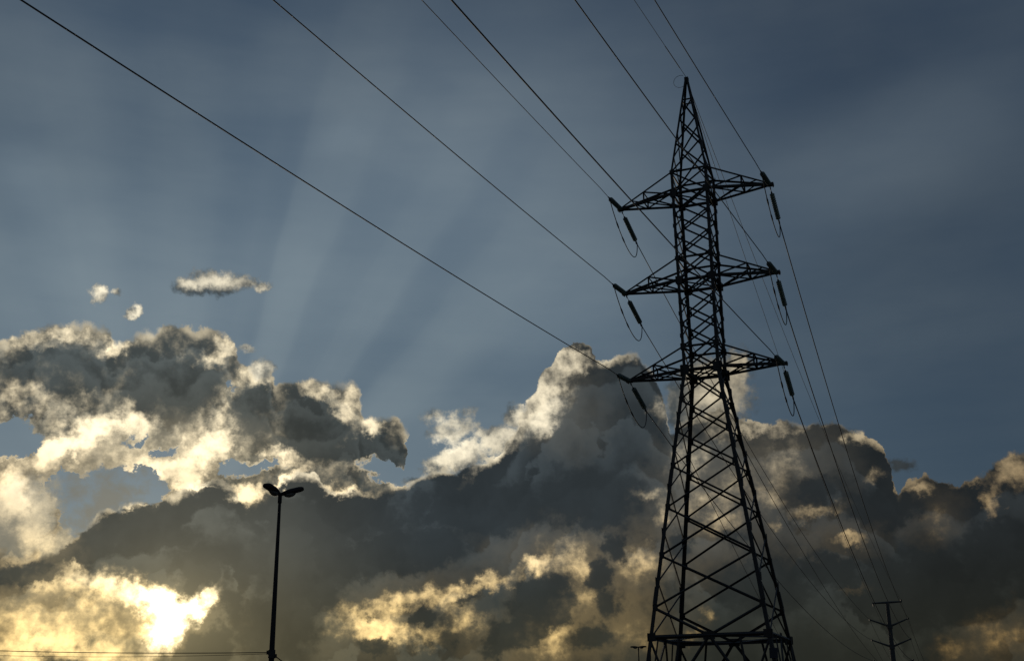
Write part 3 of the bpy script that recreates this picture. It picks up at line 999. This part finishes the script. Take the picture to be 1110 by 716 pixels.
LEAVE = {'L3': "lowest and leftmost overhead conductor, ending at the lowest left cross-arm",
         'L2': "conductor overhead from the middle left cross-arm, second from the left at the top edge",
         'L1': "thin conductor overhead from the upper left cross-arm, third from the left at the top edge",
         'R3': "overhead conductor crossing the tower body to reach the lowest right cross-arm",
         'R2': "conductor overhead crossing the tower just below its peak to the middle right cross-arm",
         'R1': "rightmost conductor overhead, passing clear of the peak to the upper right cross-arm"}
for k, lab in LEAVE.items():
    az, a = NEARFIT[k]
    S = TIP[k]
    d = Vector((-math.sin(az), -math.cos(az), 0))
    pts = [NEAR_END[k]]
    t = 4.0
    while t < 230:
        pts.append(S + d * t + Vector((0, 0, -a * t + 0.000334 * t * t)))
        t += 2.5
    wire("conductor", pts, 0.019 if k == 'L1' else 0.024, lab, "power line", "conductors of the span overhead")
az, a = NEARFIT['E']
d = Vector((-math.sin(az), -math.cos(az), 0))
E0 = TIP['E']
pts = [E0] + [E0 + d * t + Vector((0, 0, -a * t + 0.000334 * t * t)) for t in [1 + 2.5 * i for i in range(92)]]
g = [E0 + d * t + Vector((0, 0, -a * t)) for t in (1.4, 1.5, 4.6, 4.7)]
wire("earth_wire", pts, 0.016, "thin earth wire overhead ending at the very tip of the tower peak", "power line", None, CONDUCTOR, [(g, [0.012, 0.028, 0.028, 0.012])])

# ------------------------------------------------------------------ jumper loops
def bez(p0, p1, p2, p3, n=40):
    return [p0 * (1 - t) ** 3 + p1 * 3 * t * (1 - t) ** 2 + p2 * 3 * t * t * (1 - t) + p3 * t ** 3 for t in [i / n for i in range(n + 1)]]
for k in ('L1', 'R1', 'L2', 'R2', 'L3', 'R3'):
    n0, n1 = NEAR_END[k] - (NEAR_END[k] - TIP[k]).normalized() * 0.25, FAR_END[k]
    v = n1 - n0
    p1 = n0 + v * 0.22 + Vector((0, 0, -1.3))
    p2 = n1 - v * 0.04 + Vector((0, 0, -2.6))
    pts = bez(n0, p1, p2, n1 + Vector((0, 0, -0.05)))
    ex = [(pts[9:13], [0.028, 0.05, 0.05, 0.028]), (pts[15:19], [0.028, 0.048, 0.048, 0.028])]
    wire("jumper_loop", pts, 0.028, "slack jumper loop hanging under the %s cross-arm tip" % POS[k], "cable", "jumper loops under the cross-arms", CONDUCTOR, ex)
# small slack coil of earth wire beside the peak
c0 = tw(-0.36, -0.2, TOP - 0.18)
pts = [c0 + Vector((0.42 * math.cos(t) * cy, 0.42 * math.cos(t) * sy_, 0.42 * math.sin(t))) for t in [R(60 + i * 12) for i in range(23)]]
wire("earth_wire_loop", pts, 0.012, "small thin round wire loop beside the tower peak", "cable", None)

# ------------------------------------------------------------------ tubular pole in the distance
POLE = Vector((58.61, 191.21, 0))
ax = Vector((math.cos(R(-17.0)), math.sin(R(-17.0)), 0))
pole = empty("tubular_pole", POLE)
tag(pole, "distant dark tubular steel pole with a T-shaped top bar and upswept side arms", "utility pole")
bm = bmesh.new()
tube(bm, [(0, 0, -0.5), (0, 0, 5), (0, 0, 11), (0, 0, 16), (0, 0, 19.85)], [0.55, 0.47, 0.40, 0.33, 0.27], 12)
for z in (16.2, 13.1, 10.0):
    tube(bm, [(0, 0, z - 0.35), (0, 0, z + 0.25)], [0.45, 0.45], 12)
link("shaft", bm, POLE_STEEL, pole, False)
bm = bmesh.new()
tube(bm, [ax * -2.25 + Vector((0, 0, 19.80)), Vector((0, 0, 19.85)), ax * 2.15 + Vector((0, 0, 19.90))], [0.12, 0.17, 0.12], 8)
box(bm, ax * -2.1 + Vector((0, 0, 19.55)), (0.22, 0.22, 0.45))
box(bm, ax * 2.1 + Vector((0, 0, 20.05)), (0.2, 0.2, 0.4))
link("top_bar", bm, POLE_STEEL, pole)
PT = {}
for lvl, z in ((1, 17.3), (2, 14.2), (3, 11.05)):
    for nm, s in (('L', -1), ('R', 1)):
        tipv = ax * (s * 2.9) + Vector((0, 0, z))
        bm = bmesh.new()
        tube(bm, [ax * (s * 0.2) + Vector((0, 0, z - 1.05)), tipv], [0.17, 0.09], 8)
        box(bm, tipv, (0.2, 0.2, 0.26))
        link("side_arm", bm, POLE_STEEL, pole)
        PT[nm + str(lvl)] = POLE + tipv
PT['E1'] = POLE + ax * -2.15 + Vector((0, 0, 19.8))
PT['E2'] = POLE + ax * 2.12 + Vector((0, 0, 20.0))

def span(S, Q, k, n=60):
    L = (Q - S).xy.length
    out = []
    for i in range(n + 1):
        u = i / n
        q = S.lerp(Q, u)
        q.z -= k * (u * L) * (L - u * L)
        out.append(q)
    return out
SAG = {'R1': .00078, 'R2': .00085, 'R3': .00078, 'L1': .00066, 'L2': .00074, 'L3': .00066}
LV = {'1': 'upper', '2': 'middle', '3': 'lowest'}
SD = {'L': 'left', 'R': 'right'}
for k, sg in SAG.items():
    wire("conductor", span(FAR_END[k], PT[k], sg), 0.034 if k[0] == 'R' else 0.028,
         "conductor sagging from tower's %s %s cross-arm to distant pole's %s %s arm" % (LV[k[1]], SD[k[0]], LV[k[1]], SD[k[0]]),
         "power line", "conductors from lattice tower to distant pole")
for k, sg, lab in (('E1', .0006, "thin earth wire from tower peak to left end of distant pole's top bar"), ('E2', .00055, "thin earth wire from tower peak to right end of distant pole's top bar")):
    wire("earth_wire", span(TIP['E'] - Vector((0, 0, 0.2)), PT[k], sg), 0.018, lab, "power line", "earth wires from lattice tower to distant pole")
# two data cables clamped to the rear legs of the tower
for k, (sx, q, lab) in enumerate(((1, POLE + Vector((-0.3, 0, 9.0)), "thin cable leaving the tower's right rear leg just left of the upper left conductor"),
                                  (-1, POLE + Vector((-8.0, 12, 2.6)), "thin cable leaving the tower's left rear leg, steepest and lowest of those lines"))):
    s0 = corner(sx, 1, 16.3)
    S = tw(s0.x + 0.1, s0.y, 16.3)
    wire("data_cable", span(S, q, 0.00045 if k == 0 else 0.0002), 0.02, lab, "cable", "thin cables clamped to the tower legs", RUBBER)
# the line runs on past the pole
NXT = Vector((118.0, 352.0, 0))
for k, Q in list(PT.items()):
    E = NXT + (Q - POLE) * 1.0
    E.z = Q.z - 3.0
    where = {'E1': "left end of its top bar", 'E2': "right end of its top bar"}.get(k) or "%s %s arm" % (LV[k[1]], SD[k[0]])
    wire("conductor" if k[0] != 'E' else "earth_wire", span(Q, E, 0.0006), 0.026 if k[0] != 'E' else 0.018,
         "faint wire running on beyond the distant pole from its %s" % where.replace('its ', ''), "power line", "wires running on beyond the distant pole")

# ------------------------------------------------------------------ street lamps
def hull_head(d, up, length):
    """Cobra-head lantern along unit vector d."""
    bm = bmesh.new()
    s = d.cross(up).normalized()
    secs = [(-0.04, .04, .04, .04), (0.06, .055, .055, .05), (0.22, .11, .085, .06), (0.45, .155, .105, .065), (0.82, .165, .10, .06), (0.93, .15, .08, .05), (1.0, .09, .05, .03)]
    rings = []
    for t, w, hu, hl in secs:
        c = d * (t * length)
        ring = []
        for j in range(14):
            a = j * 2 * math.pi / 14
            ca, sa = math.cos(a), math.sin(a)
            ca = math.copysign(abs(ca) ** 0.55, ca)
            sa = math.copysign(abs(sa) ** 0.6, sa)
            ring.append(bm.verts.new(c + s * (w * ca) + up * ((hu if sa > 0 else hl) * sa)))
        rings.append(ring)
    for i in range(len(rings) - 1):
        for j in range(14):
            bm.faces.new((rings[i][j], rings[i][(j + 1) % 14], rings[i + 1][(j + 1) % 14], rings[i + 1][j]))
    bm.faces.new(rings[0]); bm.faces.new(rings[-1][::-1])
    return bm

def bowl(d, up, length):
    bm = bmesh.new()
    s = d.cross(up).normalized()
    c = d * (0.40 * length) - up * 0.055
    rings = []
    for i in range(5):
        ph = i / 5 * math.pi / 2
        rings.append([bm.verts.new(c + (s * 0.125 * math.cos(j * math.pi / 8) + d * 0.20 * math.sin(j * math.pi / 8)) * math.cos(ph) - up * 0.11 * math.sin(ph)) for j in range(16)])
    for i in range(4):
        for j in range(16):
            bm.faces.new((rings[i][j], rings[i][(j + 1) % 16], rings[i + 1][(j + 1) % 16], rings[i + 1][j]))
    bm.faces.new(rings[0]); bm.faces.new(rings[-1][::-1])
    return bm

def make_lamp(H, turns=(8, 241), tilt=15):
    root = empty("street_lamp")
    bm = bmesh.new()
    tube(bm, [(0, 0, 0), (0, 0, 0.9), (0, 0, 0.95), (0, 0, 4), (0, 0, H)], [0.14, 0.14, 0.105, 0.088, 0.048], 14)
    link("pole", bm, LAMP_PAINT, root, False)
    bm = bmesh.new()
    tube(bm, [(0, 0, H - 0.28), (0, 0, H + 0.06)], [0.07, 0.065], 12)
    link("collar", bm, LAMP_PAINT, root)
    for az in turns:
        d = Vector((math.cos(R(az)), math.sin(R(az)), math.tan(R(tilt)))).normalized()
        s = Vector((-math.sin(R(az)), math.cos(R(az)), 0))
        up = s.cross(d) * -1
        if up.z < 0:
            up = -up
        hd = link("lantern", hull_head(d, up, 0.80), LAMP_PAINT, root, True)
        hd.location = (0, 0, H)
        bw = link("glass_bowl", bowl(d, up, 0.80), LENS, hd, True)
    return root

lamp = make_lamp(9.05)
lamp.location = (-7.775, 39.24, 0)
tag(lamp, "black double-headed street lamp standing against the dark cloud at the left", "street lamp", "double-headed street lamps")
far_lamp = make_lamp(9.05, (2, 178), 2)
q = Vector((11.15, 111.2)) * (121 / 111.8)
far_lamp.location = (q.x, q.y, 0)
far_lamp.rotation_euler = (0, 0, R(-18))
tag(far_lamp, "tiny distant double-headed street lamp just left of the tower's left leg", "street lamp", "double-headed street lamps")

# service cable clamped to the lamp pole
LP = Vector((-7.775, 39.24, 0))
box_bm = bmesh.new()
a0 = LP + Vector((-0.13, 0, 3.98))
wire("service_cable", span(a0, Vector((-32.27, 52.94, 5.62)), 0.0011), 0.013, "upper thin overhead cable running left from the lamp post across the bright sun gap", "cable", "service cables on the lamp post", RUBBER)
wire("service_cable", span(a0 + Vector((0, 0, -0.04)), Vector((-32.27, 52.94, 5.55)), 0.0017), 0.007, "lower fainter overhead cable sagging left from the lamp post", "cable", "service cables on the lamp post", RUBBER)
wire("service_cable", span(LP + Vector((0.12, 0, 3.86)), Vector((-5.0, 70, 0.0)), 0.0004), 0.017, "short piece of cable dropping right from the lamp post", "cable", "service cables on the lamp post", RUBBER)
bm = bmesh.new()
tube(bm, [(0, 0, 3.80), (0, 0, 4.06)], 0.115, 12)
box(bm, (-0.13, 0, 3.98), (0.07, 0.05, 0.12))
box(bm, (0.13, 0, 3.87), (0.07, 0.05, 0.12))
cl = link("cable_clamp", bm, FITTING, lamp)
